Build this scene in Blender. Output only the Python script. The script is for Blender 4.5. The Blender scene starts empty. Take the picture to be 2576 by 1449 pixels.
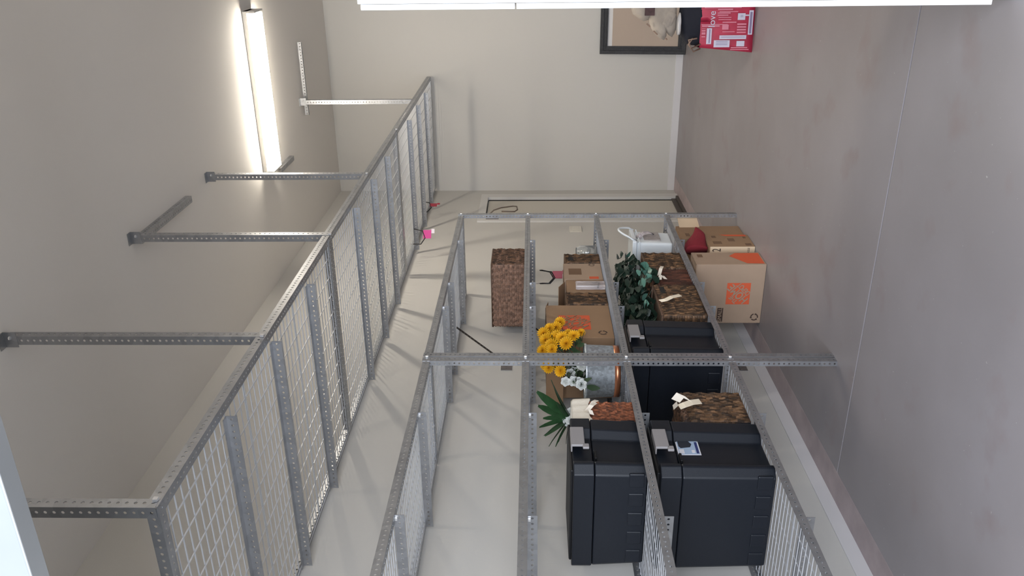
import bpy, bmesh, math, random
from mathutils import Vector, Matrix
random.seed(7)
C = bpy.context.scene.collection
SC = bpy.context.scene
PI = math.pi

# ------------------------------------------------------------------ camera, world, lights, exposure
cam_d = bpy.data.cameras.new('camera'); cam = bpy.data.objects.new('camera', cam_d); C.objects.link(cam)
cam_d.sensor_fit = 'HORIZONTAL'; cam_d.sensor_width = 36.0; cam_d.lens = 36.0*2101.8/2576
cam_d.clip_start = 0.02
yaw, pit, rol = math.radians(24.032), math.radians(1.437), math.radians(-0.042)
cd = Vector((-math.sin(yaw)*math.cos(pit), math.cos(yaw)*math.cos(pit), math.sin(pit)))
cr = Vector((math.cos(yaw), math.sin(yaw), 0)); cu = cr.cross(cd)
cr, cu = cr*math.cos(rol)+cu*math.sin(rol), -cr*math.sin(rol)+cu*math.cos(rol)
M = Matrix((-cu, cr, -cd)).transposed().to_4x4()      # phone held upright, picture stored on its side
M.translation = Vector((2.79, 0, 1.558)); cam.matrix_world = M
SC.camera = cam

w = bpy.data.worlds.new('world'); SC.world = w; w.use_nodes = True
bg = w.node_tree.nodes['Background']; bg.inputs[0].default_value = (0.72, 0.83, 1.0, 1); bg.inputs[1].default_value = 0.55

def area(name, loc, target, sx, sy, power, col):
    l = bpy.data.lights.new(name, 'AREA'); l.shape = 'RECTANGLE'; l.size = sx; l.size_y = sy
    l.energy = power; l.color = col
    o = bpy.data.objects.new(name, l); C.objects.link(o); o.location = loc
    o.rotation_euler = (Vector(target)-Vector(loc)).to_track_quat('-Z', 'Y').to_euler()
    return o
area('daylight', (3.0, -2.0, 2.0), (2.4, 5.0, 1.3), 5.0, 2.4, 360, (0.84, 0.90, 1.0))

SC.view_settings.view_transform = 'Standard'; SC.view_settings.look = 'None'
SC.view_settings.gamma = 1.0; SC.view_settings.use_curve_mapping = False
SC.view_settings.exposure = 0.58

# ------------------------------------------------------------------ materials
MATS = {}
def mat(name, col, rough=0.6, metal=0.0, var=0.0, scale=8.0, bump=0.0, bscale=60.0, col2=None, kind='noise',
        emit=None, estr=0.0, trans=0.0, coat=0.0, spec=0.5, stretch=(1, 1, 1)):
    m = bpy.data.materials.new(name); m.use_nodes = True; nt = m.node_tree
    b = nt.nodes['Principled BSDF']; b.inputs['Base Color'].default_value = (*col, 1)
    b.inputs['Roughness'].default_value = rough; b.inputs['Metallic'].default_value = metal
    b.inputs['Specular IOR Level'].default_value = spec
    if coat: b.inputs['Coat Weight'].default_value = coat
    if trans: b.inputs['Transmission Weight'].default_value = trans
    if emit: b.inputs['Emission Color'].default_value = (*emit, 1); b.inputs['Emission Strength'].default_value = estr
    if var or bump:
        tc = nt.nodes.new('ShaderNodeTexCoord'); mp = nt.nodes.new('ShaderNodeMapping')
        mp.inputs['Scale'].default_value = stretch
        nt.links.new(tc.outputs['Object'], mp.inputs[0])
    if var:
        if kind == 'voronoi':
            t = nt.nodes.new('ShaderNodeTexVoronoi'); t.inputs['Scale'].default_value = scale; out = t.outputs['Color']
            bw = nt.nodes.new('ShaderNodeRGBToBW'); nt.links.new(out, bw.inputs[0]); out = bw.outputs[0]
        else:
            t = nt.nodes.new('ShaderNodeTexNoise'); t.inputs['Scale'].default_value = scale
            t.inputs['Detail'].default_value = 6; out = t.outputs[0]
        nt.links.new(mp.outputs[0], t.inputs['Vector'])
        cr_ = nt.nodes.new('ShaderNodeValToRGB'); nt.links.new(out, cr_.inputs[0])
        c2 = col2 or tuple(c*(1-var) for c in col)
        sharp = .1 if name.startswith('wicker') else 0
        cr_.color_ramp.elements[0].position = 0.3+sharp; cr_.color_ramp.elements[0].color = (*c2, 1)
        cr_.color_ramp.elements[1].position = 0.7-sharp; cr_.color_ramp.elements[1].color = (*col, 1)
        nt.links.new(cr_.outputs[0], b.inputs['Base Color'])
    if bump:
        n = nt.nodes.new('ShaderNodeTexNoise'); n.inputs['Scale'].default_value = bscale; n.inputs['Detail'].default_value = 4
        nt.links.new(mp.outputs[0], n.inputs['Vector'])
        bp = nt.nodes.new('ShaderNodeBump'); bp.inputs['Strength'].default_value = bump; bp.inputs['Distance'].default_value = 0.01
        nt.links.new(n.outputs[0], bp.inputs['Height']); nt.links.new(bp.outputs[0], b.inputs['Normal'])
    MATS[name] = m; return m
paint = mat('wall_paint', (0.545, 0.525, 0.49), 0.75, bump=0.05, bscale=180)
ceil_m = mat('ceiling_paint', (0.72, 0.685, 0.64), 0.85, bump=0.05, bscale=150)
trim_m = mat('trim_paint', (0.62, 0.60, 0.57), 0.45)
base_m = mat('base_paint', (0.62, 0.60, 0.60), 0.5)
door_m = mat('door_paint', (0.55, 0.51, 0.44), 0.5)
dark_m = mat('gap_shade', (0.01, 0.009, 0.008), 0.8)  # near-black colour standing in for shade inside gaps and openings
thr_m = mat('threshold_metal', (0.09, 0.075, 0.065), 0.5, metal=0.3)
curb_m = mat('stained_edge', (0.43, 0.355, 0.355), 0.6, var=0.25, scale=6, bump=0.15, bscale=25)
galv = mat('galvanized', (0.42, 0.425, 0.44), 0.40, metal=0.88, var=0.13, scale=30, kind='voronoi')
galv_w = mat('galvanized_wire', (0.56, 0.57, 0.59), 0.4, metal=0.45)
galv_d = mat('galvanized_door', (0.58, 0.60, 0.61), 0.35, metal=0.7, var=0.12, scale=4)
bolt_m = mat('bolt_zinc', (0.9, 0.9, 0.9), 0.25, metal=0.8)
black_pl = mat('black_plastic', (0.0065, 0.0085, 0.013), 0.40, spec=0.35, bump=0.06, bscale=300)
black_ln = mat('black_plastic_lid', (0.007, 0.007, 0.008), 0.5, spec=0.3, bump=0.06, bscale=300)
latch_m = mat('latch_grey', (0.24, 0.225, 0.225), 0.45)
card = mat('cardboard', (0.38, 0.27, 0.19), 0.85, var=0.12, scale=5, bump=0.05, bscale=40)
card_d = mat('cardboard_brown', (0.30, 0.185, 0.105), 0.85, var=0.12, scale=5)
card_w = mat('cardboard_cream', (0.66, 0.50, 0.34), 0.8)
orange_m = mat('orange_print', (0.62, 0.10, 0.035), 0.7)
ink_m = mat('dark_print', (0.06, 0.035, 0.025), 0.8)
ink2_m = mat('brown_print', (0.16, 0.09, 0.05), 0.8)
def wick(name, c, deep=.28, pale=1.9, sc=120):
    a = mat(name, c, 0.65, var=0.4, scale=sc)
    mat(name+'_deep', tuple(v*deep for v in c), 0.7, var=0.4, scale=sc); mat(name+'_pale', tuple(v*pale for v in c), 0.6, var=0.3, scale=sc)
    return a
wick_r = wick('wicker_red', (0.105, 0.036, 0.021), .6, 1.5)
wick_h = wick('wicker_hamper', (0.25, 0.140, 0.092), .72, 1.15)
wick_t = wick('wicker_top', (0.10, 0.050, 0.027), .45, 1.6)
wick_d = wick('wicker_dark', (0.115, 0.060, 0.028), .38, 1.8)
wick_o = wick('wicker_orange', (0.27, 0.085, 0.036), .5, 1.4)
white_pl = mat('white_plastic', (0.72, 0.75, 0.76), 0.35)
white_lbl = mat('grey_label', (0.38, 0.34, 0.32), 0.6, var=0.3, scale=30)
tag_m = mat('paper_tag', (0.80, 0.70, 0.55), 0.7)
cream_m = mat('cream_cloth', (0.74, 0.68, 0.58), 0.9, bump=0.2, bscale=90)
ribbon_m = mat('cream_ribbon', (0.80, 0.73, 0.63), 0.6)
red_m = mat('red_felt', (0.18, 0.010, 0.018), 0.9, bump=0.25, bscale=60)
hook_b = mat('black_coating', (0.015, 0.013, 0.013), 0.4)
pink_m = mat('pink_tag', (0.62, 0.06, 0.28), 0.5)
rtag_m = mat('red_tag', (0.30, 0.03, 0.05), 0.5)
wtag_m = mat('pale_tag', (0.75, 0.68, 0.74), 0.5)
hook_g = mat('hook_grey_coating', (0.16, 0.125, 0.10), 0.5, metal=0.3)
tin_m = mat('galvanized_tin', (0.68, 0.74, 0.78), 0.38, metal=0.7, var=0.3, scale=75, kind='voronoi', bump=0.12, bscale=30)
copper_m = mat('copper_band', (0.62, 0.25, 0.13), 0.32, metal=0.85)
mum_m = mat('yellow_petal', (0.90, 0.48, 0.01), 0.7, var=0.35, scale=40)
rose_m = mat('white_petal', (0.82, 0.83, 0.80), 0.7)
leaf_m = mat('leaf_green', (0.045, 0.085, 0.035), 0.5, var=0.5, scale=20)
ivy_m = mat('ivy_green', (0.020, 0.042, 0.028), 0.4, var=0.5, scale=14)
ivy2_m = mat('ivy_pale', (0.10, 0.22, 0.17), 0.4)
spike_m = mat('spike_green', (0.030, 0.085, 0.030), 0.45, var=0.4, scale=25)
glass_m = mat('clear_glass', (0.93, 0.95, 0.95), 0.06, trans=0.92)
clearp_m = mat('clear_plastic', (0.85, 0.78, 0.78), 0.15, trans=0.75)
wire_d = mat('dark_wire', (0.05, 0.045, 0.04), 0.5, metal=0.5)
frame_m = mat('frame_black', (0.028, 0.027, 0.030), 0.5, var=0.5, scale=30, bump=0.5, bscale=120)
mattan = mat('backing_tan', (0.42, 0.335, 0.27), 0.8)
matpale = mat('backing_pale', (0.62, 0.60, 0.59), 0.8)
bag_red = mat('bag_red', (0.58, 0.035, 0.085), 0.5, var=0.25, scale=9, bump=0.15, bscale=20)
bag_pink = mat('bag_pink_print', (0.74, 0.24, 0.32), 0.6)
bag_white = mat('bag_white_print', (0.66, 0.62, 0.74), 0.6)
bag_line = mat('bag_line_print', (0.26, 0.20, 0.33), 0.6)
navy_m = mat('navy_fabric', (0.012, 0.013, 0.022), 0.85, bump=0.3, bscale=30)
beige_m = mat('beige_fabric', (0.50, 0.43, 0.36), 0.9, var=0.35, scale=8, bump=0.4, bscale=14)
strap_d = mat('brown_patch', (0.10, 0.055, 0.055), 0.8, var=.4, scale=40)
strap_m = mat('strap_tan', (0.30, 0.20, 0.15), 0.7)
cab_m = mat('white_laminate', (0.90, 0.90, 0.89), 0.35)
lens_m = mat('lamp_lens', (1, 0.96, 0.88), 0.5, emit=(1.0, 0.92, 0.79), estr=38.0)
lampw_m = mat('lamp_housing', (0.62, 0.60, 0.56), 0.5)
plate_m = mat('switch_plastic', (0.66, 0.62, 0.54), 0.4)
stk_b = mat('sticker_blue', (0.30, 0.38, 0.50), 0.5)
stk_n = mat('sticker_navy', (0.02, 0.03, 0.12), 0.5)
stk_w = mat('sticker_white', (0.60, 0.59, 0.62), 0.5)
stk_k = mat('sticker_black', (0.015, 0.018, 0.028), 0.5)
soil_m = mat('dark_pot', (0.02, 0.018, 0.016), 0.6)
out_m = mat('outside_concrete', (0.45, 0.44, 0.42), 0.9)

# floor: polished concrete with soft blotches and red-brown stains
fm = bpy.data.materials.new('floor_concrete'); fm.use_nodes = True; nt = fm.node_tree
b = nt.nodes['Principled BSDF']; b.inputs['Roughness'].default_value = 0.42; b.inputs['Specular IOR Level'].default_value = 0.4
tc = nt.nodes.new('ShaderNodeTexCoord')
def noise(sc, det=5):
    n = nt.nodes.new('ShaderNodeTexNoise'); n.inputs['Scale'].default_value = sc; n.inputs['Detail'].default_value = det
    nt.links.new(tc.outputs['Object'], n.inputs['Vector']); return n
def ramp(src, a, ca, b_, cb):
    r = nt.nodes.new('ShaderNodeValToRGB'); nt.links.new(src, r.inputs[0])
    r.color_ramp.elements[0].position = a; r.color_ramp.elements[0].color = (*ca, 1)
    r.color_ramp.elements[1].position = b_; r.color_ramp.elements[1].color = (*cb, 1); return r
r1 = ramp(noise(1.3).outputs[0], .35, (0.25, 0.228, 0.232), .7, (0.295, 0.272, 0.280))
r2 = ramp(noise(3.1).outputs[0], .58, (0, 0, 0), .72, (1, 1, 1))
mx = nt.nodes.new('ShaderNodeMixRGB'); mx.inputs[2].default_value = (0.23, 0.175, 0.17, 1)
ml = nt.nodes.new('ShaderNodeMath'); ml.operation = 'MULTIPLY'; ml.inputs[1].default_value = 0.55
nt.links.new(r2.outputs[0], ml.inputs[0]); nt.links.new(ml.outputs[0], mx.inputs[0]); nt.links.new(r1.outputs[0], mx.inputs[1])
r3 = ramp(noise(55, 2).outputs[0], .74, (0, 0, 0), .78, (1, 1, 1))
mx2 = nt.nodes.new('ShaderNodeMixRGB'); mx2.inputs[2].default_value = (0.45, 0.42, 0.42, 1)
nt.links.new(r3.outputs[0], mx2.inputs[0]); nt.links.new(mx.outputs[0], mx2.inputs[1]); nt.links.new(mx2.outputs[0], b.inputs['Base Color'])
bp = nt.nodes.new('ShaderNodeBump'); bp.inputs['Strength'].default_value = 0.05; nt.links.new(noise(90).outputs[0], bp.inputs['Height'])
nt.links.new(bp.outputs[0], b.inputs['Normal'])
floor_m = fm

# ------------------------------------------------------------------ helpers
class MB:
    """collects geometry in world coordinates for ONE mesh"""
    def __init__(s): s.v = []; s.f = []; s.m = []; s.mi = 0
    def add(s, vs, fs):
        n = len(s.v); s.v += [tuple(p) for p in vs]; s.f += [tuple(i+n for i in f) for f in fs]; s.m += [s.mi]*len(fs); return s
    def box(s, x0, x1, y0, y1, z0, z1):
        return s.add([(x0,y0,z0),(x1,y0,z0),(x1,y1,z0),(x0,y1,z0),(x0,y0,z1),(x1,y0,z1),(x1,y1,z1),(x0,y1,z1)],
                     [(0,3,2,1),(4,5,6,7),(0,1,5,4),(1,2,6,5),(2,3,7,6),(3,0,4,7)])
    def obox(s, o, a, p, q):
        """oriented box from corner o with edge vectors a, p, q"""
        o, a, p, q = map(Vector, (o, a, p, q))
        return s.add([o, o+a, o+a+p, o+p, o+q, o+a+q, o+a+p+q, o+p+q],
                     [(0,3,2,1),(4,5,6,7),(0,1,5,4),(1,2,6,5),(2,3,7,6),(3,0,4,7)])
    def prism(s, poly, z0, z1, k0=1.0, k1=1.0, c=(0, 0)):
        n = len(poly)
        vs = [((x-c[0])*k0+c[0], (y-c[1])*k0+c[1], z0) for x, y in poly]+[((x-c[0])*k1+c[0], (y-c[1])*k1+c[1], z1) for x, y in poly]
        return s.add(vs, [tuple(range(n-1, -1, -1)), tuple(range(n, 2*n))]+[(i, (i+1) % n, n+(i+1) % n, n+i) for i in range(n)])
    def tube(s, pts, r, n=8, r2=None):
        pts = [Vector(p) for p in pts]; rings = []
        up = Vector((0.31, 0.17, 0.93))
        for i, p in enumerate(pts):
            d = (pts[min(i+1, len(pts)-1)]-pts[max(i-1, 0)]).normalized()
            a = d.cross(up)
            if a.length < 1e-3: a = d.cross(Vector((1, 0, 0)))
            a.normalize(); b_ = d.cross(a); rr = r if r2 is None else r+(r2-r)*i/(len(pts)-1)
            rings.append([p+a*math.cos(2*PI*k/n)*rr+b_*math.sin(2*PI*k/n)*rr for k in range(n)])
        vs = [q for R in rings for q in R]; fs = []
        for i in range(len(pts)-1):
            for k in range(n): fs.append((i*n+k, i*n+(k+1) % n, (i+1)*n+(k+1) % n, (i+1)*n+k))
        fs += [tuple(range(n-1, -1, -1)), tuple(range((len(pts)-1)*n, len(pts)*n))]
        return s.add(vs, fs)
    def lathe(s, prof, c, n=32):
        vs = []; fs = []
        for r, z in prof:
            for k in range(n): vs.append((c[0]+r*math.cos(2*PI*k/n), c[1]+r*math.sin(2*PI*k/n), c[2]+z))
        for i in range(len(prof)-1):
            for k in range(n): fs.append((i*n+k, i*n+(k+1) % n, (i+1)*n+(k+1) % n, (i+1)*n+k))
        return s.add(vs, fs)
    def flange(s, o, a, p, L, wd, t=0.0022, pitch=0.0254, hr=0.0053, holes=True):
        """flat steel strip: from o along unit a (length L), width wd along unit p, a row of round punched holes in it"""
        o, a, p = Vector(o), Vector(a).normalized(), Vector(p).normalized(); nrm = a.cross(p)
        if not holes: return s.obox(o, a*L, p*wd, nrm*t)
        k = max(1, int(L/pitch)); cell = L/k
        for i in range(k):
            c0 = o+a*(cell*i)
            outer = [(0, 0), (.5, 0), (1, 0), (1, .5), (1, 1), (.5, 1), (0, 1), (0, .5)]
            ang = [225, 270, 315, 0, 45, 90, 135, 180]
            vo = [c0+a*(x*cell)+p*(y*wd) for x, y in outer]; cc = c0+a*(cell*.5)+p*(wd*.5)
            vi = [cc+a*(hr*math.cos(math.radians(g)))+p*(hr*math.sin(math.radians(g))) for g in ang]
            vs = vo+vi+[q+nrm*t for q in vo]+[q+nrm*t for q in vi]; fs = []
            for j in range(8):
                j2 = (j+1) % 8
                fs += [(j, j2, 8+j2, 8+j), (16+j, 24+j, 24+j2, 16+j2), (8+j, 8+j2, 24+j2, 24+j)]
            fs += [(0, 16, 17, 1), (1, 17, 18, 2), (4, 20, 21, 5), (5, 21, 22, 6)]
            if i == 0: fs += [(6, 22, 23, 7), (7, 23, 16, 0)]
            if i == k-1: fs += [(2, 18, 19, 3), (3, 19, 20, 4)]
            s.add(vs, fs)
        return s
    def angle(s, o, a, p, q, L, wp=0.038, wq=0.038, hp=True, hq=True):
        """slotted steel angle: two punched flanges meeting along the line from o in direction a"""
        s.flange(o, a, p, L, wp, holes=hp); return s.flange(o, a, q, L, wq, holes=hq)

def origin_of(o):
    v = Vector((0, 0, 0))
    while o is not None: v = v+o.location; o = o.parent
    return v
def obj(name, mb, m, parent=None, bevel=0, smooth=False, loc=None, recalc=True, seg=2):
    me = bpy.data.meshes.new(name)
    off = origin_of(parent) if parent is not None else Vector((0, 0, 0))
    if loc is not None: off = off+(Vector(loc)-off)
    me.from_pydata([tuple(Vector(v)-off) for v in mb.v], [], mb.f)
    for x in (m if isinstance(m, (list, tuple)) else [m]): me.materials.append(x)
    me.polygons.foreach_set('material_index', mb.m)
    if smooth: me.polygons.foreach_set('use_smooth', [True]*len(me.polygons))
    if recalc and len(mb.f) < 60000:
        bm = bmesh.new(); bm.from_mesh(me); bmesh.ops.recalc_face_normals(bm, faces=bm.faces); bm.to_mesh(me); bm.free()
    me.update()
    o = bpy.data.objects.new(name, me); C.objects.link(o)
    if parent is not None: o.parent = parent
    if loc is not None: o.location = Vector(loc)-(origin_of(parent) if parent is not None else Vector((0, 0, 0)))
    if bevel:
        bv = o.modifiers.new('bevel', 'BEVEL'); bv.width = bevel; bv.segments = seg; bv.limit_method = 'ANGLE'; bv.angle_limit = math.radians(40)
    return o
def tag(o, label, cat, group=None):
    o['label'] = label; o['category'] = cat
    if group: o['group'] = group
    return o
def thing(name, label, cat, loc, group=None):
    o = bpy.data.objects.new(name, None); C.objects.link(o); o.location = loc; o.empty_display_size = 0.05
    return tag(o, label, cat, group)
def struct(name, mb, m, parent=None, **k):
    o = obj(name, mb, m, parent, **k); o['kind'] = 'structure'; return o
def text(name, body, size, m, parent, o, ux, uy, ext=0.0006, align='CENTER', sx=1.0, bold=0):
    """flat print: letters laid from world point o, reading along ux, up along uy"""
    cu_ = bpy.data.curves.new(name, 'FONT'); cu_.body = body; cu_.size = size; cu_.extrude = ext
    cu_.align_x = align; cu_.align_y = 'CENTER'
    t = bpy.data.objects.new('t', cu_); me = bpy.data.meshes.new_from_object(t); bpy.data.objects.remove(t)
    ux, uy = Vector(ux).normalized(), Vector(uy).normalized(); un = ux.cross(uy)
    off = Vector(o)-origin_of(parent)
    for v in me.vertices: v.co = off+ux*(v.co.x*sx)+uy*v.co.y+un*v.co.z
    me.materials.clear(); me.materials.append(m)
    if bold:                                   # heavier strokes: the same letters laid thrice, a hair apart
        bm = bmesh.new(); bm.from_mesh(me); src = bm.faces[:]
        for d_ in (ux*bold+un*.0003, uy*bold+un*.0006, (ux+uy)*bold+un*.0009):
            g = bmesh.ops.duplicate(bm, geom=src); bmesh.ops.translate(bm, vec=d_, verts=[e for e in g['geom'] if isinstance(e, bmesh.types.BMVert)])
        bm.to_mesh(me); bm.free()
    ob = bpy.data.objects.new(name, me); C.objects.link(ob); ob.parent = parent; return ob

# ------------------------------------------------------------------ the room
D, H, XR, YF = 8.92, 3.70, 5.3, 1.12
JY = 3.56
fl = MB(); fl.box(0.165, XR, YF-0.15, JY-0.006, -0.1, 0).box(0.165, XR, JY+0.006, D, -0.1, 0).box(0, XR, YF-0.15, D, -0.14, -0.1)
fl.box(0.165, XR, JY-0.006, JY+0.006, -0.1, -0.006)
floor = struct('floor', fl, floor_m)
struct('floor_edge', MB().box(0.0, 0.165, YF-0.15, D, -0.1, 0.001), curb_m, floor)
struct('wall_left', MB().box(-0.12, 0, YF-0.15, 7.93, -0.1, H).box(-0.12, 0, 8.63, D+.12, -0.1, H).box(-0.12, 0, 7.93, 8.63, 2.045, H), paint)
struct('wall_far', MB().box(0, XR+.12, D, D+0.12, -0.1, H), paint)
struct('wall_right', MB().box(XR, XR+.12, YF-0.15, D, -0.1, H), paint)
wf = MB().box(-0.12, 0.35, YF-0.15, YF, -.1, H).box(4.95, XR+.12, YF-0.15, YF, -.1, H).box(0.35, 4.95, YF-0.15, YF, 2.95, H)
struct('wall_front', wf, paint)
struct('ceiling', MB().box(-0.12, XR+.12, YF-0.15, D+.12, H, H+.1), ceil_m)
struct('ground', MB().box(-6, 12, -9, YF-0.15, -0.12, -0.02), out_m)
struct('baseboard_left', MB().box(0, 0.010, YF, 7.86, 0.0, 0.075), base_m, bevel=0.002)
struct('baseboard_far', MB().box(0.0, XR, D-0.010, D, 0.0, 0.075), base_m, bevel=0.002)
# side door in the left wall
door = struct('door_1', MB().box(-0.05, -0.012, 7.945, 8.580, 0.03, 2.03), door_m)
struct('door_frame', MB().box(-0.02, 0.018, 7.86, 7.935, 0, 2.04).box(-0.02, 0.018, 8.62, 8.73, 0, 2.04).box(-0.02, 0.018, 7.86, 8.73, 2.0405, 2.115), trim_m, door)
struct('door_gap_shade', MB().box(-0.09, -0.055, 7.93, 8.63, 0, 2.04).box(-0.055, -0.0125, 8.582, 8.6195, 0.03, 2.035), dark_m, door)  # black fill puts the shade behind and beside the slab into colour
struct('door_sill', MB().box(-0.1, 0.03, 7.93, 8.62, 0.0, 0.028), thr_m, door)
struct('door_sweep', MB().box(-0.012, 0.004, 7.95, 8.60, 0.03, 0.075), thr_m, door)

# light switch on the left wall
sw = thing('light_switch', 'pale three-gang light switch plate on the left wall beside the side door', 'switch', (0, 7.65, 1.145))
obj('cover_plate', MB().box(0.0, 0.007, 7.57, 7.73, 1.085, 1.205), plate_m, sw, bevel=0.003)
for k in range(3): obj('rocker', MB().box(0.007, 0.011, 7.592+k*.047, 7.622+k*.047, 1.115, 1.175), plate_m, sw, bevel=0.001)

# ceiling lamps: the one in view and one the picture crops off nearer the door
def ceiling_lamp(label, xc, yc):
    lamp = thing('ceiling_lamp', label, 'lamp', (xc, yc, H), 'fluorescent ceiling lamps')
    ya, yb = yc-.128, yc+.128
    obj('lamp_housing', MB().box(xc-.612, xc+.612, ya+.022, yb-.022, H-.034, H-.001), lampw_m, lamp)
    obj('lamp_lens', MB().prism([(xc-.598, ya+.035), (xc+.598, ya+.035), (xc+.598, yb-.035), (xc-.598, yb-.035)], H-.090, H-.0345, 0.985, 1.0, (xc, yc)), lens_m, lamp)
    for x in (xc-.612, xc+.598):
        obj('end_cap', MB().box(x, x+.014, ya+.020, yb-.020, H-.092, H-.001), lampw_m, lamp, bevel=0.003)
ceiling_lamp('long lit fluorescent lamp with white lens under the ceiling, the one in full view', 1.555, 6.50)
ceiling_lamp('lit fluorescent lamp nearest the roll-up door, cropped off the picture', 4.4, 3.4)

# ------------------------------------------------------------------ loft rack hung from the ceiling
def X(v): return Vector(v)
LF, LZ = 1.255, 2.632
loft = thing('hanging_storage_rack', 'galvanized slotted-angle storage loft with wire mesh decks hung from the ceiling', 'rack', (0.6, 5.3, LZ))
joints = [1.90, 4.12, 6.50, D-0.03]
def rail_pair(y0, y1):
    obj('front_rail', MB().angle((LF, y0, LZ), (0, 1, 0), (0, 0, 1), (-1, 0, 0), y1-y0), galv, loft)
    obj('wall_rail', MB().angle((0.004, y0, LZ+.012), (0, 1, 0), (0, 0, 1), (1, 0, 0), y1-y0, hp=True, hq=True), galv, loft)
for a_, b_ in zip(joints[:-1], joints[1:]): rail_pair(a_+.003, b_-.003)
def end_bar(y, d, name='end_rail'):
    obj(name, MB().angle((0.045, y, LZ-.001), (1, 0, 0), (0, 0, 1), (0, d, 0), LF-0.05), galv, loft)
end_bar(1.905, 1)
for j in joints[1:-1]: end_bar(j-.005, -1); end_bar(j+.005, 1)
end_bar(D-.035, -1)
for y in (2.45, 3.01, 3.59, 4.72, 5.31, 5.88, 7.05, 7.66, 8.25):
    m_ = MB(); m_.flange((0.03, y, LZ-.004), (1, 0, 0), (0, -1, 0), LF-0.075, 0.030, holes=False)
    m_.flange((0.03, y, LZ-.004), (1, 0, 0), (0, 0, -1), LF-0.075, 0.040)
    obj('crossbar', m_, galv, loft)
def deck(x0, x1, y0, y1, z, parent, px=0.0475, py=0.0975, r=0.0019):
    m_ = MB()
    n = int((y1-y0)/px)
    for i in range(n+1):
        y = y0+(y1-y0)*i/n; m_.box(x0, x1, y-r, y+r, z, z+2*r)
    n = int((x1-x0)/py)
    for i in range(n+1):
        x = x0+(x1-x0)*i/n; m_.box(x-r, x+r, y0, y1, z-2*r, z)
    return obj('wire_deck', m_, galv_w, parent, recalc=False)
for a_, b_, cuts in ((1.92, 4.10, (2.68, 3.38)), (4.14, 6.48, (4.90, 5.70)), (6.52, D-.07, (7.3, 8.1))):
    ed = [a_, *cuts, b_]
    for p_, q_ in zip(ed[:-1], ed[1:]): deck(0.03, LF-.006, p_+.006, q_-.006, LZ+.008, loft)
for y in (1.90, 2.96, 4.13, 5.27, 7.68):
    zt = H
    m_ = MB().angle((LF+.003, y, LZ+.005), (0, 0, 1), (-1, 0, 0), (0, 1, 0), zt-LZ-.012)
    obj('hanger', m_, galv, loft)
    bk = MB().box(LF-.045, LF+.022, y-.005, y-.002, H-.055, H-.001).box(LF-.045, LF+.022, y-.04, y-.002, H-.004, H-.001)
    obj('ceiling_bracket', bk, galv, loft)
    obj('bolt', MB().lathe([(0, 0), (.008, 0), (.008, .006), (0, .006)], (LF+.0, y-.012, H-.035), 6), bolt_m, loft)
obj('ceiling_runner', MB().angle((LF-.02, 4.16, H-.042), (0, 1, 0), (0, 0, 1), (-1, 0, 0), 0.72), galv, loft)
obj('ceiling_runner', MB().angle((1.10, 7.80, H-.040), (1, 0, 0), (0, 0, 1), (0, -1, 0), 0.66), galv, loft)
obj('ceiling_runner', MB().angle((0.88, 6.74, H-.040), (0, 1, 0), (0, 0, 1), (-1, 0, 0), 0.40), galv, loft)
for (x, y, z) in ((LF+.004, 4.13, LZ+.0), (LF+.004, 6.5, LZ), (LF+.004, 5.27, LZ+.012), (LF+.004, 1.93, LZ+.015), (LF+.004, 2.96, LZ+.012)):
    b_ = MB().obox((x, y-.007, z-.007), (.008, 0, 0), (0, .014, 0), (0, 0, .014)); obj('bolt', b_, bolt_m, loft)

# ------------------------------------------------------------------ shelving unit along the left wall
SF = 0.688
unit = thing('shelving_unit', 'galvanized slotted-angle shelving with four wire mesh shelves along the left wall', 'shelf', (0.35, 3.8, 0))
LV = [2.130, 1.615, 1.092, 0.555]
def post(y, d=1, wy=0.028, x=SF, back=False):
    sx = 1 if back else -1
    return obj('post', MB().angle((x, y, 0.0), (0, 0, 1), (sx, 0, 0), (0, d, 0), LV[0]+.003, wp=wy, wq=0.038), galv, unit)
post(3.79); post(3.872, -1); post(6.10); post(1.47); post(1.552, -1)
bays = [(1.50, 3.825), (3.84, 6.13)]
for z in LV:
    for a_, b_ in bays:
        obj('front_rail', MB().angle((SF-.004, a_, z-.036), (0, 1, 0), (0, 0, 1), (-1, 0, 0), b_-a_, wp=.036), galv, unit)
        obj('wall_rail', MB().angle((0.006, a_, z-.036), (0, 1, 0), (0, 0, 1), (1, 0, 0), b_-a_, wp=.036), galv, unit)
        c_ = (a_+b_)/2
        deck(0.02, SF-.01, a_+.02, c_-.004, z-.028, unit, px=.038, r=.0016); deck(0.02, SF-.01, c_+.004, b_-.02, z-.028, unit, px=.038, r=.0016)
    for y in (1.95, 2.58, 3.31, 4.47, 4.82, 5.57):
        m_ = MB().flange((0.012, y, z-.034), (1, 0, 0), (0, 1, 0), SF-.02, .030, holes=False)
        m_.flange((0.012, y, z-.034), (1, 0, 0), (0, 0, -1), SF-.02, .040)
        obj('crossbar', m_, galv, unit)
    for y in (3.86, 6.10):
        m_ = MB().flange((0.012, y+.01, z-.036), (1, 0, 0), (0, 1, 0), SF-.02, .035).flange((0.012, y+.01, z-.036), (1, 0, 0), (0, 0, 1), SF-.02, .03)
        obj('end_rail', m_, galv, unit)
    for y in (3.832, 6.112):
        obj('bolt', MB().obox((SF+.0005, y-.008, z-.026), (.007, 0, 0), (0, .016, 0), (0, 0, .016)), bolt_m, unit, bevel=.003)
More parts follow.
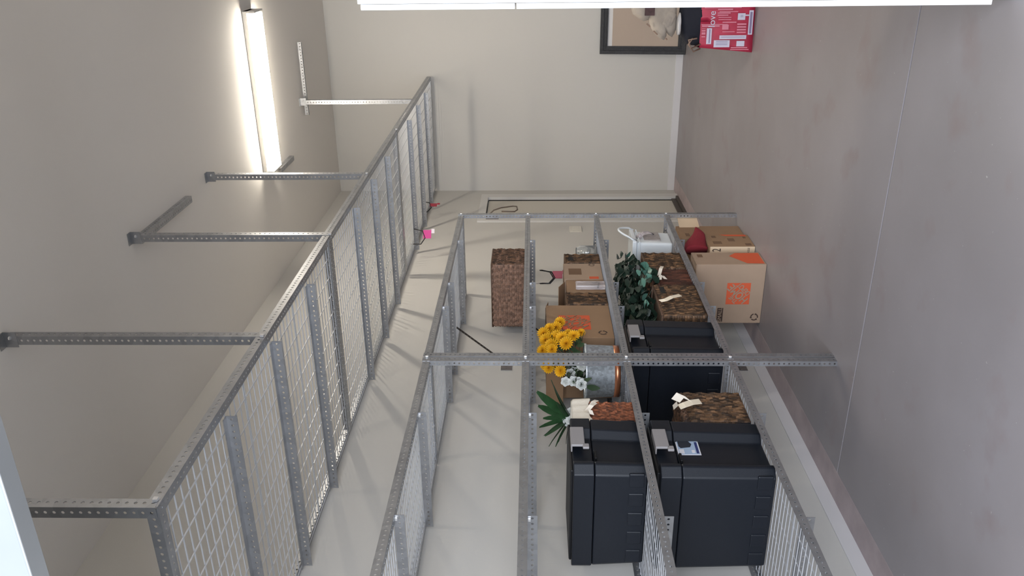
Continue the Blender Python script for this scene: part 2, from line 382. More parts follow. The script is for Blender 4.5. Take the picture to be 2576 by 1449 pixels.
# short wall braces under the shelves
for z in LV:
    for y in (4.93, 2.47):
        p0, p1 = Vector((0.30, y, z-.065)), Vector((0.03, y, z-.065-.325)); a_ = p1-p0
        obj('brace', MB().flange(p0, a_, (0, 1, 0), a_.length, .022, t=.003), wire_d, unit)
        obj('wall_plate', MB().flange((0.0015, y-.035, z-.065-.365), (0, 1, 0), (0, 0, 1), .09, .075, t=.003, pitch=.03), galv, unit)
for z in (2.095, 1.58):
    for y in (4.47, 4.82, 5.57, 3.31, 2.58):
        obj('bolt', MB().obox((SF-.03, y-.008, z-.012), (.012, 0, 0), (0, .006, 0), (0, 0, .010)), bolt_m, unit)

# ------------------------------------------------------------------ storage totes
def outline(L, W, ch=0.035, rec=0.034, a=0.098, b=0.036):
    x, y = L/2, W/2
    return [(-x+ch, -y), (x-ch, -y), (x, -y+ch), (x, -y+.055), (x-rec, -y+.085), (x-rec, y-a-b-.02), (x, y-a-.02), (x, y-ch), (x-ch, y),
            (-x+ch, y), (-x, y-ch), (-x, y-a-.02), (-x+rec, y-a-b-.02), (-x+rec, -y+.085), (-x, -y+.055), (-x, -y+ch)]
def make_tote(loc, L, W, Ht, label, lidh=0.10):
    t = thing('storage_tote', label, 'tote', loc, 'black lidded totes on the shelves')
    x0, y0, z0 = loc
    poly = [(x0+p, y0+q) for p, q in outline(L, W)]
    obj('tub', MB().prism(poly, z0+.004, z0+Ht-lidh-.003, 0.965, 1.0, (x0, y0)), black_pl, t, bevel=0.006, seg=3)
    lp = [(x0+p, y0+q) for p, q in outline(L+.006, W+.006)]
    obj('lid', MB().prism(lp, z0+Ht-lidh, z0+Ht-.012), black_pl, t, bevel=0.004, seg=2)
    obj('lid_panel', MB().box(x0-L/2+.03, x0+L/2-.03, y0-W/2+.03, y0+W/2-.03, z0+Ht-.014, z0+Ht), black_ln, t, bevel=0.006)
    for s in (1, -1):
        xa = x0+s*(L/2+.004)
        m_ = MB()
        m_.obox((xa-s*.002, y0-.052, z0+Ht-.068), (s*.012, 0, 0), (0, .142, 0), (0, 0, .058))
        m_.obox((xa-s*.03, y0-.052, z0+Ht-.014), (s*.040, 0, 0), (0, .142, 0), (0, 0, .007))
        m_.obox((xa-s*.002, y0-.070, z0+Ht-.086), (s*.012, 0, 0), (0, .030, 0), (0, 0, .028))
        obj('latch', m_, latch_m, t, bevel=0.004)
        obj('handle_grip', MB().obox((xa-s*.034, y0-.115, z0+Ht-.118), (s*.02, 0, 0), (0, .055, 0), (0, 0, .012)), black_ln, t, bevel=0.003)
    # row of raised pads low on both long sides
    n = 5; pw = 0.070; z1 = z0+0.016; hgt = 0.066
    for s in (-1, 1):
        for k in range(n):
            xc = x0+L*0.385-k*L*0.185
            yy = y0+s*(W/2*0.972)
            obj('side_pad', MB().obox((xc-pw/2, yy-.004, z1), (pw, 0, 0), (0, .012, 0), (0, 0, hgt)), black_pl, t, bevel=0.005)
    return t
tb = make_tote((0.385, 3.10, 0.532), 0.55, 0.415, 0.500, 'tall black tote with a product sticker under its grey latch on the lowest shelf')
ta = make_tote((0.385, 3.115, 1.069), 0.55, 0.415, 0.330, 'low black tote with grey latch on the second-lowest shelf beside the red-brown basket')
tcn = make_tote((0.385, 4.15, 0.532), 0.55, 0.415, 0.500, 'tall black tote behind the front post on the lowest shelf')
# sticker on the recessed end of the near tote
st = MB()
xs = 0.6265
st.mi = 2; st.box(xs, xs+.0012, 3.055, 3.172, .822, .922)
st.mi = 0; st.box(xs, xs+.0020, 3.060, 3.167, .827, .917)
st.mi = 3; st.add([(xs+.003, 3.163, .913), (xs+.003, 3.163, .868), (xs+.003, 3.135, .853), (xs+.003, 3.112, .862), (xs+.003, 3.104, .905), (xs+.003, 3.118, .913)], [(0, 1, 2, 3, 4, 5)])
st.mi = 1; st.box(xs, xs+.003, 3.066, 3.150, .829, .840)
st.mi = 2; st.box(xs, xs+.003, 3.064, 3.096, .893, .914)
st.mi = 2; st.box(xs, xs+.003, 3.070, 3.090, .846, .860)
obj('product_sticker', st, [stk_b, stk_n, stk_w, stk_k], tb)['label'] = 'white edged blue product sticker'

# ------------------------------------------------------------------ wicker
def weave(mb, o, U, V, rows, cols, amp=0.009):
    """woven skin over the rectangle o, U (strand direction), V (stack direction); relief towards U x V"""
    o, U, V = Vector(o), Vector(U), Vector(V); n = U.cross(V).normalized()
    su, sv = 4, 4; NU, NV = cols*su, rows*sv; vs = []
    for j in range(NV+1):
        for i in range(NU+1):
            r_ = j/sv; c_ = i/su
            row = int(min(r_, rows-1e-6)); ph = r_-row
            h = amp*(math.sin(PI*ph)**0.7)*(.45+.55*(.5+.5*math.cos(PI*(c_+row))))
            jit = amp*.25*math.sin(12.9*row+3.3*int(c_))*math.sin(PI*ph)
            edge = 1 if 0 < i < NU and 0 < j < NV else 0
            vs.append(o+U*(i/NU)+V*(j/NV)+n*((h+jit)*edge))
    fs = [(j*(NU+1)+i, j*(NU+1)+i+1, (j+1)*(NU+1)+i+1, (j+1)*(NU+1)+i) for j in range(NV) for i in range(NU)]
    k0 = len(mb.m); mb.add(vs, fs); rr = random.Random(rows*97+cols)
    tone = {(r_, c_): rr.choice((0, 0, 0, 1, 1, 2)) for r_ in range(rows+1) for c_ in range(cols+2)}
    for j in range(NV):
        for i in range(NU): mb.m[k0+j*NU+i] = tone[(j//sv, (i+(j//sv % 2)*su//2)//su)]
    return mb
def tones(m_):
    if m_ is None: return None
    return [m_, MATS[m_.name+'_deep'], MATS[m_.name+'_pale']]
def wicker_box(label, x0, x1, y0, y1, z0, z1, m, lid=0.0, m2=None, rows=None, pitch=0.017, cpitch=0.03, hole=None, group=None, end=None):
    t = thing('wicker_basket', label, 'basket', ((x0+x1)/2, (y0+y1)/2, z0), group)
    m, m2, end = tones(m), tones(m2), tones(end)
    def skin(a, b_):
        w_ = MB(); h = b_-a; r_ = max(2, round(h/pitch)); cx_, cy_ = max(3, round((x1-x0)/cpitch)), max(3, round((y1-y0)/cpitch))
        weave(w_, (x0, y0, a), (x1-x0, 0, 0), (0, 0, h), r_, cx_); weave(w_, (x1, y1, a), (0, 0, h), (0, y0-y1, 0), max(3, round((y1-y0)/pitch)), max(3, round(h/cpitch)))
        weave(w_, (x1, y1, a), (x0-x1, 0, 0), (0, 0, h), r_, cx_); weave(w_, (x0, y1, a), (0, y0-y1, 0), (0, 0, h), r_, cy_)
        return w_, cx_
    zb = z1-lid
    w_, cx_ = skin(z0, zb)
    if end: ep = MB(); weave(ep, (x1+.002, y1, z0), (0, 0, z1-z0), (0, y0-y1, 0), 19, 8); obj('end_panel', ep, end, t, smooth=True, recalc=False)
    w_.mi = 1; w_.box(x0+.002, x1-.002, y0+.002, y1-.002, z0, zb-.004)
    obj('woven_body', w_, m, t, smooth=True, recalc=False)
    if lid:
        w2, _ = skin(zb, z1)
        weave(w2, (x0, y0, z1), (x1-x0, 0, 0), (0, y1-y0, 0), max(3, round((y1-y0)/pitch)), cx_)
        w2.box(x0+.002, x1-.002, y0+.002, y1-.002, zb+.002, z1-.002)
        obj('lid', w2, m2 or m, t, smooth=True, recalc=False)
    else:
        w2 = MB()
        for p_, q_ in (((x0, y0), (x1, y0)), ((x1, y0), (x1, y1)), ((x1, y1), (x0, y1)), ((x0, y1), (x0, y0))):
            w2.tube([(*p_, z1-.004), (*q_, z1-.004)], 0.008, 6)
        obj('rim', w2, m2 or m, t, smooth=True)
    if hole: obj('handle_hole_shade', MB().box(*hole), dark_m, t)  # dark block on the weave, painted shade in place of a cut hole
    return t
wicker_box('brown woven hamper with darker end alone on the second-highest shelf', 0.07, 0.55, 5.42, 5.72, 1.591, 1.852, wick_h, lid=0, m2=wick_t, pitch=.016, cpitch=.022, end=wick_t)
wk = 'small woven baskets among the boxes'
wicker_box('low dark woven basket with square handle opening behind the cardboard boxes, second-lowest shelf', 0.10, 0.48, 5.63, 5.79, 1.069, 1.325, wick_d, hole=(0.478, 0.488, 5.66, 5.72, 1.26, 1.30), group=wk)
wicker_box('rough woven basket between large box and the box with clear packet', 0.10, 0.48, 4.925, 5.095, 1.069, 1.340, wick_d, pitch=.022, group=wk)
red = wicker_box('red-brown basket lined with cream cloth behind the low black tote', 0.20, 0.58, 3.36, 3.56, 1.069, 1.335, wick_o, pitch=.013, cpitch=.02)
# lowest shelf
wicker_box('dark red-brown woven basket beside the white square tub', 0.15, 0.62, 5.19, 5.46, 0.532, 0.80, wick_d, pitch=.017)
wicker_box('smooth reddish woven basket between two rougher ones, lowest shelf', 0.15, 0.62, 4.90, 5.165, 0.532, 0.755, wick_r, pitch=.026, cpitch=.12)
bk_t = wicker_box('large brown woven basket with paper tag and open handle slot, lowest shelf', 0.14, 0.635, 4.43, 4.87, 0.532, 0.80, wick_d, lid=0, m2=wick_t, pitch=.015, hole=(0.636, 0.644, 4.74, 4.83, 0.735, 0.765))
bk_n = wicker_box('dark lidded woven basket with cream tag between the two tall black totes', 0.19, 0.60, 3.36, 3.62, 0.532, 0.845, wick_d, lid=0.03, m2=wick_t, pitch=.015, cpitch=.032)
def strip(mb, pts, wdir, w_):
    """thin bent ribbon through pts, width w_ along wdir"""
    wd = Vector(wdir).normalized()*w_/2; vs = []
    for p in pts: vs += [Vector(p)-wd, Vector(p)+wd]
    n = len(vs); off = Vector((.0008, 0, .0004)); vs2 = vs+[v+off for v in vs]; fs = []
    for i in range(len(pts)-1):
        a = 2*i; fs += [(a, a+1, a+3, a+2), (n+a, n+a+2, n+a+3, n+a+1)]
    fs += [(0, n, n+1, 1), (n-2, n-1, 2*n-1, 2*n-2)]
    for i in range(len(pts)-1): a = 2*i; fs += [(a, a+2, n+a+2, n+a), (a+1, n+a+1, n+a+3, a+3)]
    return mb.add(vs2, fs)
obj('paper_tag', strip(MB(), [(0.652, 4.60, 0.79), (0.666, 4.585, 0.76), (0.674, 4.61, 0.72), (0.668, 4.65, 0.66)], (0, 1, .5), 0.035), tag_m, bk_t)['label'] = 'cream paper tag'
obj('paper_tag', strip(MB(), [(0.612, 3.47, 0.852), (0.634, 3.455, 0.83), (0.634, 3.478, 0.79), (0.626, 3.50, 0.745)], (0, 1, .2), 0.045), tag_m, bk_n)['label'] = 'cream paper tag'
obj('ribbon', strip(strip(MB(), [(0.61, 3.53, 0.86), (0.64, 3.54, 0.835), (0.635, 3.50, 0.81)], (0, 1, 1), 0.05), [(0.59, 3.50, .875), (.625, 3.48, .86)], (0, 1, 0), .04), ribbon_m, bk_n)
# cream liner and bow on the red basket
def liner(mb, x0, x1, y0, y1, zt, zb):
    pts = []; N = 14
    path = [(x0+(x1-x0)*i/N, y0) for i in range(N)]+[(x1, y0+(y1-y0)*i/N) for i in range(N)]+[(x1-(x1-x0)*i/N, y1) for i in range(N)]+[(x0, y1-(y1-y0)*i/N) for i in range(N)]
    cx_, cy_ = (x0+x1)/2, (y0+y1)/2; n = len(path); vs = []; 
    for k, (sc, z) in enumerate(((.90, zb+.01), (.96, zt-.004), (1.0, zt), (1.05, zt-.012), (1.07, zb))):
        for i, (x, y) in enumerate(path):
            wv = 1+.012*math.sin(i*1.7)*(k/4); dz = .006*math.sin(i*1.1)*(k == 4)
            vs.append((cx_+(x-cx_)*sc*wv, cy_+(y-cy_)*sc*wv, z+dz))
    fs = [(k*n+i, k*n+(i+1) % n, (k+1)*n+(i+1) % n, (k+1)*n+i) for k in range(4) for i in range(n)]
    return mb.add(vs, fs)
obj('cloth_liner', liner(MB(), 0.20, 0.586, 3.355, 3.565, 1.372, 1.282), cream_m, red, smooth=True)['label'] = 'cream cloth liner folded over the rim'
bw = MB()
for pts in ([(0.612, 3.43, 1.30), (0.63, 3.455, 1.275), (0.622, 3.49, 1.255)], [(0.612, 3.43, 1.30), (0.632, 3.41, 1.285), (0.622, 3.385, 1.278)], [(0.612, 3.43, 1.30), (0.622, 3.50, 1.262), (.612, 3.53, 1.245)]):
    strip(bw, pts, (0, .5, 1), 0.022)
obj('bow', bw, ribbon_m, red)

# ------------------------------------------------------------------ cardboard boxes
def carton(name, label, x0, x1, y0, y1, z0, z1, m=card, group=None, flaps=True, bev=.003):
    t = thing(name, label, 'box', ((x0+x1)/2, (y0+y1)/2, z0), group)
    obj('carton', MB().box(x0, x1, y0, y1, z0+.001, z1), m, t, bevel=bev)
    if flaps:
        g = MB().box(x0+.004, x1-.001, y0+.003, (y0+y1)/2-.002, z1, z1+.004).box(x0+.004, x1-.001, (y0+y1)/2+.002, y1-.003, z1, z1+.004)
        obj('top_flap', g, m, t)
    return t
def arrows(mb, c, ux, uy, r):
    """three chasing arrows, printed flat"""
    c, ux, uy = Vector(c), Vector(ux).normalized(), Vector(uy).normalized()
    for k in range(3):
        a0 = 2*PI*k/3+.25; a1 = a0+1.45; vs = []; N = 6
        for i in range(N+1):
            a = a0+(a1-a0)*i/N
            for rr in (r*.68, r): vs.append(c+ux*math.cos(a)*rr+uy*math.sin(a)*rr)
        mb.add(vs, [(2*i, 2*i+1, 2*i+3, 2*i+2) for i in range(N)])
        a = a1; mid = a1+.42
        mb.add([c+(ux*math.cos(a)+uy*math.sin(a))*r*.50, c+(ux*math.cos(a)+uy*math.sin(a))*r*1.2, c+(ux*math.cos(mid)+uy*math.sin(mid))*r*.84], [(0, 1, 2)])
    return mb
def store_logo(t, c, ux, uy, s, bgm=orange_m, fgm=card):
    """orange square with stencilled lettering on the diagonal, c = centre, s = side"""
    c, ux, uy = Vector(c), Vector(ux).normalized(), Vector(uy).normalized(); n = ux.cross(uy)
    obj('printed_square', MB().obox(c-ux*s/2-uy*s/2, ux*s, uy*s, n*.0006), bgm, t)
    dx, dy = (ux+uy).normalized(), (uy-ux).normalized(); o = c+n*.0012
    text('lettering', 'HOME', s*.50, fgm, t, o, dx, dy, sx=.72, bold=s*.016)
    text('lettering', 'THE', s*.29, fgm, t, o+dy*s*.31-dx*s*.05, dx, dy, sx=.75, bold=s*.010)
    text('lettering', 'DEPOT', s*.33, fgm, t, o-dy*s*.31-dx*s*.0, dx, dy, sx=.66, bold=s*.011)
# big carton on the floor
fb = carton('cardboard_box', 'large cardboard box with orange store print on the floor under the shelves', 0.215, 0.65, 5.18, 5.40, 0, 0.462)
store_logo(fb, (0.437, 5.1795, 0.170), (1, 0, 0), (0, 0, 1), 0.158)
obj('printed_panel', MB().box(0.215+.012, 0.215+.115, 5.1788, 5.1795, .260, .300), ink_m, fb)
text('lettering', 'SMALL', .036, card, fb, (0.215+.064, 5.1782, .280), (1, 0, 0), (0, 0, 1))
obj('recycling_mark', arrows(MB(), (0.262, 5.1790, 0.045), (1, 0, 0), (0, 0, 1), .027), ink_m, fb)
pr = MB().add([(0.6512, 5.195, 0.012), (0.6512, 5.385, 0.012), (0.6512, 5.385, .17), (0.6512, 5.33, .22), (0.6512, 5.20, .125)], [(0, 1, 2, 3, 4)])
obj('orange_print', pr, orange_m, fb)
obj('dark_print', MB().box(0.65, 0.6512, 5.31, 5.36, .40, .435), ink2_m, fb)
# second floor carton, narrow, marked 2
f2 = carton('cardboard_box', 'narrow cardboard box marked 2 standing behind the large floor box', 0.35, 0.655, 5.50, 5.735, 0, 0.315, m=card_d)
obj('cream_panel', MB().box(0.352, 0.653, 5.4992, 5.50, .002, .313), card_w, f2)
text('number', '2', .085, ink_m, f2, (0.628, 5.4985, .265), (1, 0, 0), (0, 0, 1), sx=.62)
text('lettering', 'FRAGILE', .022, ink_m, f2, (0.617, 5.4985, .045), (1, 0, 0), (0, 0, 1), sx=.7)
for (a_, b_, c_, d_) in ((5.55, 5.60, .22, .28), (5.60, 5.66, .12, .165), (5.52, 5.56, .02, .06), (5.66, 5.69, .03, .05), (5.67, 5.71, .24, .27)):
    obj('dark_print', MB().box(0.655, 0.6562, a_, b_, c_, d_), ink2_m, f2)
obj('orange_print', MB().add([(0.6562, 5.70, 0.02), (0.6562, 5.733, 0.02), (0.6562, 5.733, .21), (0.6562, 5.705, .16)], [(0, 1, 2, 3)]), orange_m, f2)
# third, tall one at the end of the unit with a raised flap
f3 = carton('cardboard_box', 'tall cardboard box with a lighter open flap at the far end under the shelves', 0.22, 0.62, 5.76, 6.02, 0, 0.47, m=card_d)
obj('open_flap', MB().obox((0.62, 5.99, .30), (0.035, .13, 0), (0, 0, .15), (0.004, -.001, 0)), card_w, f3)['label'] = 'pale open flap'
obj('seam', MB().box(0.62, 0.6212, 5.765, 5.87, .298, .304), ink_m, f3)
obj('dark_print', MB().box(0.62, 0.6212, 5.80, 5.86, .40, .43), ink2_m, f3)
# red cone of felt
rc = thing('felt_hat', 'dark red pointed felt hat lying behind the large floor box', 'hat', (0.57, 5.62, 0.32))
m_ = MB(); N = 20; rings = []
for k in range(13):
    f = k/12; r_ = .102*(1-f)+.006+.012*math.sin(PI*f); cx_ = 0.60+.105*f; cy_ = 5.56+.20*f; z = .385-.02*f+.012*math.sin(f*7)
    for i in range(N):
        a = 2*PI*i/N; wv = 1+.09*math.sin(3*a+5*f)
        rings.append((cx_+.85*r_*wv*math.cos(a)*.45, cy_-r_*.25*math.cos(a), max(.3205, z+r_*wv*math.sin(a)*.9)))
m_.add(rings, [(k*N+i, k*N+(i+1) % N, (k+1)*N+(i+1) % N, (k+1)*N+i) for k in range(12) for i in range(N)]+[tuple(range(N)), tuple(range(12*N, 13*N))])
obj('felt_cone', m_, red_m, rc, smooth=True)
# large carton on the second-lowest shelf
b3 = carton('cardboard_box', 'large cardboard box with orange store print behind the yellow flowers', 0.06, 0.48, 4.45, 4.905, 1.069, 1.475, m=card_d, flaps=False)
obj('open_flap', MB().obox((0.10, 4.905, 1.475), (.36, 0, 0), (0, .09, -.018), (0, 0, .003)), card_d, b3)
obj('open_flap', MB().obox((0.06, 4.45, 1.475), (.42, 0, 0), (0, -.10, -.10), (0, -.002, .003)), card_d, b3)
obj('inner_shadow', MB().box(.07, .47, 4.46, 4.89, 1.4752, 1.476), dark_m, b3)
store_logo(b3, (0.4805, 4.655, 1.300), (0, 1, 0), (0, 0, 1), 0.195, fgm=card_d)
obj('printed_panel', MB().box(0.48, 0.4807, 4.465, 4.535, 1.405, 1.435), ink_m, b3)
text('lettering', 'SMALL', .022, card_d, b3, (0.4812, 4.50, 1.42), (0, 1, 0), (0, 0, 1))
obj('recycling_mark', arrows(MB(), (0.4812, 4.515, 1.135), (0, 1, 0), (0, 0, 1), .027), ink_m, b3)
# two middle cartons
b4 = carton('cardboard_box', 'brown cardboard box holding a clear plastic packet against its side', 0.10, 0.48, 5.115, 5.318, 1.069, 1.325, m=card_d)
b5 = carton('cardboard_box', 'light cardboard box with faint print beside the dark woven basket', 0.08, 0.48, 5.33, 5.615, 1.069, 1.335, m=card)
obj('faint_print', MB().box(0.48, 0.4808, 5.41, 5.52, 1.215, 1.305), ink2_m, b5)
obj('recycling_mark', arrows(MB(), (0.4812, 5.585, 1.135), (0, 1, 0), (0, 0, 1), .022), ink_m, b5)
obj('orange_print', MB().box(0.48, 0.4808, 5.335, 5.375, 1.10, 1.165), orange_m, b5)
obj('raised_flap', MB().obox((0.10, 5.33, 1.335), (.36, 0, 0), (0, -.09, .045), (0, 0, .003)), card_d, b5)
pk = thing('clear_packet', 'clear plastic packet leaning on the brown cardboard box', 'packet', (0.50, 5.20, 1.069))
m_ = MB().box(0.482, 0.515, 5.14, 5.225, 1.070, 1.27); obj('plastic_shell', m_, clearp_m, pk, bevel=.008)
obj('dark_insert', MB().tube([(0.497, 5.16, 1.12), (0.497, 5.20, 1.11), (.497, 5.21, 1.16)], .006, 6), wire_d, pk)

# glass jars at the far end of that shelf
for i, (y, x, h) in enumerate(((5.86, 0.40, .185), (5.98, 0.42, .16))):
    j = thing('glass_jar', ('taller clear glass jar beside the dark woven basket' if i == 0 else 'shorter clear glass jar nearest the end post'), 'jar', (x, y, 1.069), 'glass jars at the end of the shelf')
    obj('glass_body', MB().lathe([(0.0, .002), (.052, .002), (.056, .01), (.056, h-.03), (.040, h-.01), (.042, h), (.036, h), (.034, h-.012), (.050, h-.034), (.050, .012), (0, .010)], (x, y, 1.069), 24), glass_m, j, smooth=True)
    m_ = MB()
    for k in range(5): m_.tube([(x+.03*math.cos(k), y+.03*math.sin(k*1.3), 1.11+.022*k), (x-.03*math.cos(k*2), y-.03*math.sin(k), 1.115+.024*k)], .002, 5)
    obj('dark_filling', m_, wire_d, j)

# ------------------------------------------------------------------ white square tub
tub = thing('plastic_tub', 'white square plastic tub with raised loop handle on the lowest shelf', 'tub', (0.44, 5.82, 0.532))
obj('tub_body', MB().prism([(0.30, 5.72), (0.60, 5.72), (0.60, 5.97), (0.30, 5.97)], 0.533, 0.80, 0.93, 1.0, (.45, 5.845)), white_pl, tub, bevel=0.02, seg=4)
obj('lid', MB().box(0.285, 0.615, 5.705, 5.985, 0.80, 0.832), white_pl, tub, bevel=0.008, seg=3)
obj('rim', MB().box(0.29, 0.61, 5.71, 5.98, 0.775, 0.785), white_pl, tub, bevel=0.003)
hp = [(0.61, 5.735+.0, .80)]+[(0.625+.03*math.sin(PI*k/10), 5.72+.25*k/10, .83+.095*math.sin(PI*k/10)) for k in range(11)]+[(0.61, 5.96, .80)]
obj('handle', MB().tube(hp, .008, 8), white_pl, tub, smooth=True)
obj('label_patch', MB().box(0.593, 0.604, 5.77, 5.93, .62, .74), white_lbl, tub)
obj('clear_wrap', MB().tube([(0.612, 5.80, .78), (0.625, 5.84, .75), (0.62, 5.88, .70), (.612, 5.86, .66)], .022, 8, .006), clearp_m, tub, smooth=True)

# ------------------------------------------------------------------ plants and flowers
def petal(mb, base, out, up, L, W, curl=.3, seg=3):
    base, out, up = Vector(base), Vector(out).normalized(), Vector(up).normalized(); sd = out.cross(up).normalized(); vs = []
    for k in range(seg+1):
        f = k/seg; c = base+out*(L*f)+up*(curl*L*f*f); w_ = W*math.sin(PI*(.12+.80*f))**.8
        if k == seg: w_ = W*.25
        vs += [c-sd*w_/2, c+up*(-.08*W), c+sd*w_/2]
    fs = []
    for k in range(seg): a = 3*k; fs += [(a, a+1, a+4, a+3), (a+1, a+2, a+5, a+4)]
    return mb.add(vs, fs)
def mum_mesh():
    m_ = MB()
    for ring, (n, L, tilt) in enumerate(((16, .034, .0), (15, .031, .35), (13, .026, .75), (10, .020, 1.3), (6, .013, 2.6))):
        for k in range(n):
            a = 2*PI*k/n+ring*.3; petal(m_, (0, 0, .003*ring), (math.cos(a), math.sin(a), tilt), (0, 0, 1), L, .0145, .25, 2)
    return m_
def rose_mesh():
    m_ = MB()
    for ring, (n, L, tilt) in enumerate(((6, .026, .35), (5, .024, .8), (4, .020, 1.6), (3, .014, 3.0))):
        for k in range(n):
            a = 2*PI*k/n+ring*.5; petal(m_, (0, 0, 0), (math.cos(a), math.sin(a), tilt), (-math.cos(a)*.2, -math.sin(a)*.2, 1), L, .024, .4, 3)
    return m_
def leafy(L, W, seg=4, lobes=False):
    m_ = MB()
    if lobes:
        pr_ = [(0, 0), (.02, .30), (.12, .48), (.38, .46), (.60, .30), (.92, 0), (.60, -.30), (.38, -.46), (.12, -.48), (.02, -.30)]
        vs = [(x*L, y*W*1.6, -.12*abs(y)*L) for x, y in pr_]+[(.25*L, 0, .04*L)]
        return m_.add(vs, [(i, (i+1) % 10, 10) for i in range(10)])
    return petal(m_, (0, 0, 0), (1, 0, 0), (0, 0, 1), L, W, -.25, seg)
def place(src, parent, p, direction, scale=1.0, roll=0.0, name=None, up=True):
    """copy of a shared piece, its local z (up=True) or x turned to direction, at world point p"""
    o = src.copy(); C.objects.link(o); o.parent = parent
    q = Vector(direction).normalized().to_track_quat('Z' if up else 'X', 'Y' if up else 'Z')
    o.matrix_local = Matrix.Translation(Vector(p)-origin_of(parent)) @ q.to_matrix().to_4x4() @ (Matrix.Rotation(roll, 4, 'Z' if up else 'X')) @ Matrix.Scale(scale, 4)
    return o
def proto(name, mb, m):
    me = bpy.data.meshes.new(name); me.from_pydata([tuple(v) for v in mb.v], [], mb.f); me.materials.append(m)
    me.polygons.foreach_set('use_smooth', [True]*len(me.polygons)); me.update()
    return bpy.data.objects.new(name, me)
P_mum = proto('flower_head', mum_mesh(), mum_m); P_rose = proto('flower_head', rose_mesh(), rose_m)
P_leaf = proto('leaf', leafy(.06, .028), leaf_m); P_ivy = proto('leaf', leafy(.046, .038, lobes=True), ivy_m)
P_ivy2 = proto('leaf', leafy(.046, .038, lobes=True), ivy2_m)
P_spike = proto('leaf', petal(MB(), (0, 0, 0), (1, 0, 0), (0, 0, 1), .21, .034, -.12, 6), spike_m)

tin = thing('tin_planter', 'round galvanized tin planter with a copper band on the second-lowest shelf', 'planter', (0.43, 4.12, 1.069))
TC = (0.445, 4.11, 1.069)
obj('tin_wall', MB().lathe([(0, .002), (.138, .002), (.142, .010), (.150, .19), (.155, .195), (.150, .20), (.144, .19), (.137, .02), (0, .018)], TC, 48), tin_m, tin, smooth=True)
obj('copper_band', MB().lathe([(.1435, .010), (.1445, .010), (.1460, .042), (.1450, .042)], TC, 48), copper_m, tin, smooth=True)
obj('rim', MB().lathe([(.150, .188), (.1565, .190), (.1565, .202), (.150, .202)], TC, 48), tin_m, tin, smooth=True)
obj('filler', MB().lathe([(0, .17), (.144, .165)], TC, 24), soil_m, tin)
mum = thing('yellow_chrysanthemums', 'bunch of yellow chrysanthemums in the tin planter beside the front post', 'flowers', (0.50, 4.18, 1.28))
root = Vector((0.46, 4.13, 1.27))
mums = [(0.56, 4.489, 1.395), (0.56, 4.423, 1.419), (0.57, 4.391, 1.458), (0.56, 4.343, 1.493), (0.55, 4.281, 1.482), (0.56, 4.302, 1.417), (0.58, 4.251, 1.39), (0.56, 4.333, 1.349), (0.60, 4.236, 1.325), (0.56, 4.354, 1.277), (0.58, 4.181, 1.369), (0.54, 4.176, 1.502), (0.55, 4.21, 1.45), (0.56, 4.151, 1.449), (0.5, 4.089, 1.477), (0.5, 4.093, 1.427), (0.5, 4.015, 1.406), (0.5, 4.108, 1.396), (0.5, 4.051, 1.469), (.54, 4.26, 1.44), (.55, 4.30, 1.46)]
stems = MB()
for i, p in enumerate(mums):
    p = Vector(p); dr = (Vector((2.4, 0.9, 1.6))-p).normalized()+(p-root).normalized()*.5
    place(P_mum, mum, p, dr, random.uniform(.95, 1.3) if i != 9 else .8, random.uniform(0, 6))
    stems.tube([root, root*.5+p*.5+Vector((0, 0, .02)), p], .002, 5)
    for k in range(2):
        q = root.lerp(p, random.uniform(.45, .95)); place(P_leaf, mum, q, Vector((random.uniform(-.2, 1), random.uniform(-1, .6), random.uniform(-.6, .6))), random.uniform(.8, 1.2), 0, up=False)
obj('stem', stems, leaf_m, mum, smooth=True)['kind'] = 'stuff'
ros = thing('white_roses', 'bunch of small white roses in the tin planter, nearer than the yellow flowers', 'flowers', (0.44, 4.05, 1.28))
root = Vector((0.42, 4.08, 1.28)); stems = MB()
for p in [(0.46, 4.189, 1.346), (0.47, 4.16, 1.315), (0.48, 4.165, 1.28), (0.49, 4.086, 1.286), (0.46, 3.968, 1.38), (0.46, 3.972, 1.335), (0.46, 3.964, 1.302), (0.47, 3.92, 1.297), (0.46, 4.058, 1.349), (0.46, 4.132, 1.379), (.45, 4.10, 1.33), (.45, 4.20, 1.31)]:
    p = Vector(p); dr = (Vector((2.6, 0.4, 1.6))-p).normalized()
    place(P_rose, ros, p, dr, random.uniform(1.15, 1.4), random.uniform(0, 6)); stems.tube([root, root.lerp(p, .5), p-dr*.01], .002, 5)
    for k in range(4):
        q = root.lerp(p, random.uniform(.6, 1))+Vector((-.005, random.uniform(-.04, .03), random.uniform(-.03, .03))); place(P_leaf, ros, q, Vector((random.uniform(0, 1), random.uniform(-1, .6), random.uniform(-.6, .6))), random.uniform(.8, 1.3), 0, up=False)
obj('stem', stems, leaf_m, ros, smooth=True)['kind'] = 'stuff'
spk = thing('spiky_plant', 'spiky green artificial plant with white blossoms behind the low black tote', 'plant', (0.36, 3.70, 1.069))
pot = MB().lathe([(0, 0), (.045, 0), (.06, .12), (.055, .12), (.04, .01)], (0.36, 3.72, 1.069), 20); obj('pot', pot, soil_m, spk, smooth=True)
root = Vector((0.40, 3.70, 1.36))
tips = [(0.60, 3.62, 1.554), (0.53, 3.60, 1.545), (0.46, 3.62, 1.512), (0.42, 3.61, 1.530), (0.37, 3.62, 1.507), (0.317, 3.60, 1.488), (0.295, 3.62, 1.453), (0.63, 3.64, 1.49), (0.60, 3.66, 1.475), (0.324, 3.62, 1.437), (0.355, 3.55, 1.41), (0.55, 3.60, 1.46), (.47, 3.75, 1.53), (.30, 3.7, 1.50), (.38, 3.56, 1.47)]
for t_ in tips:
    v = Vector(t_)-root; L = v.length; place(P_spike, spk, root, v, L/.20, random.uniform(-.6, .6), up=False)
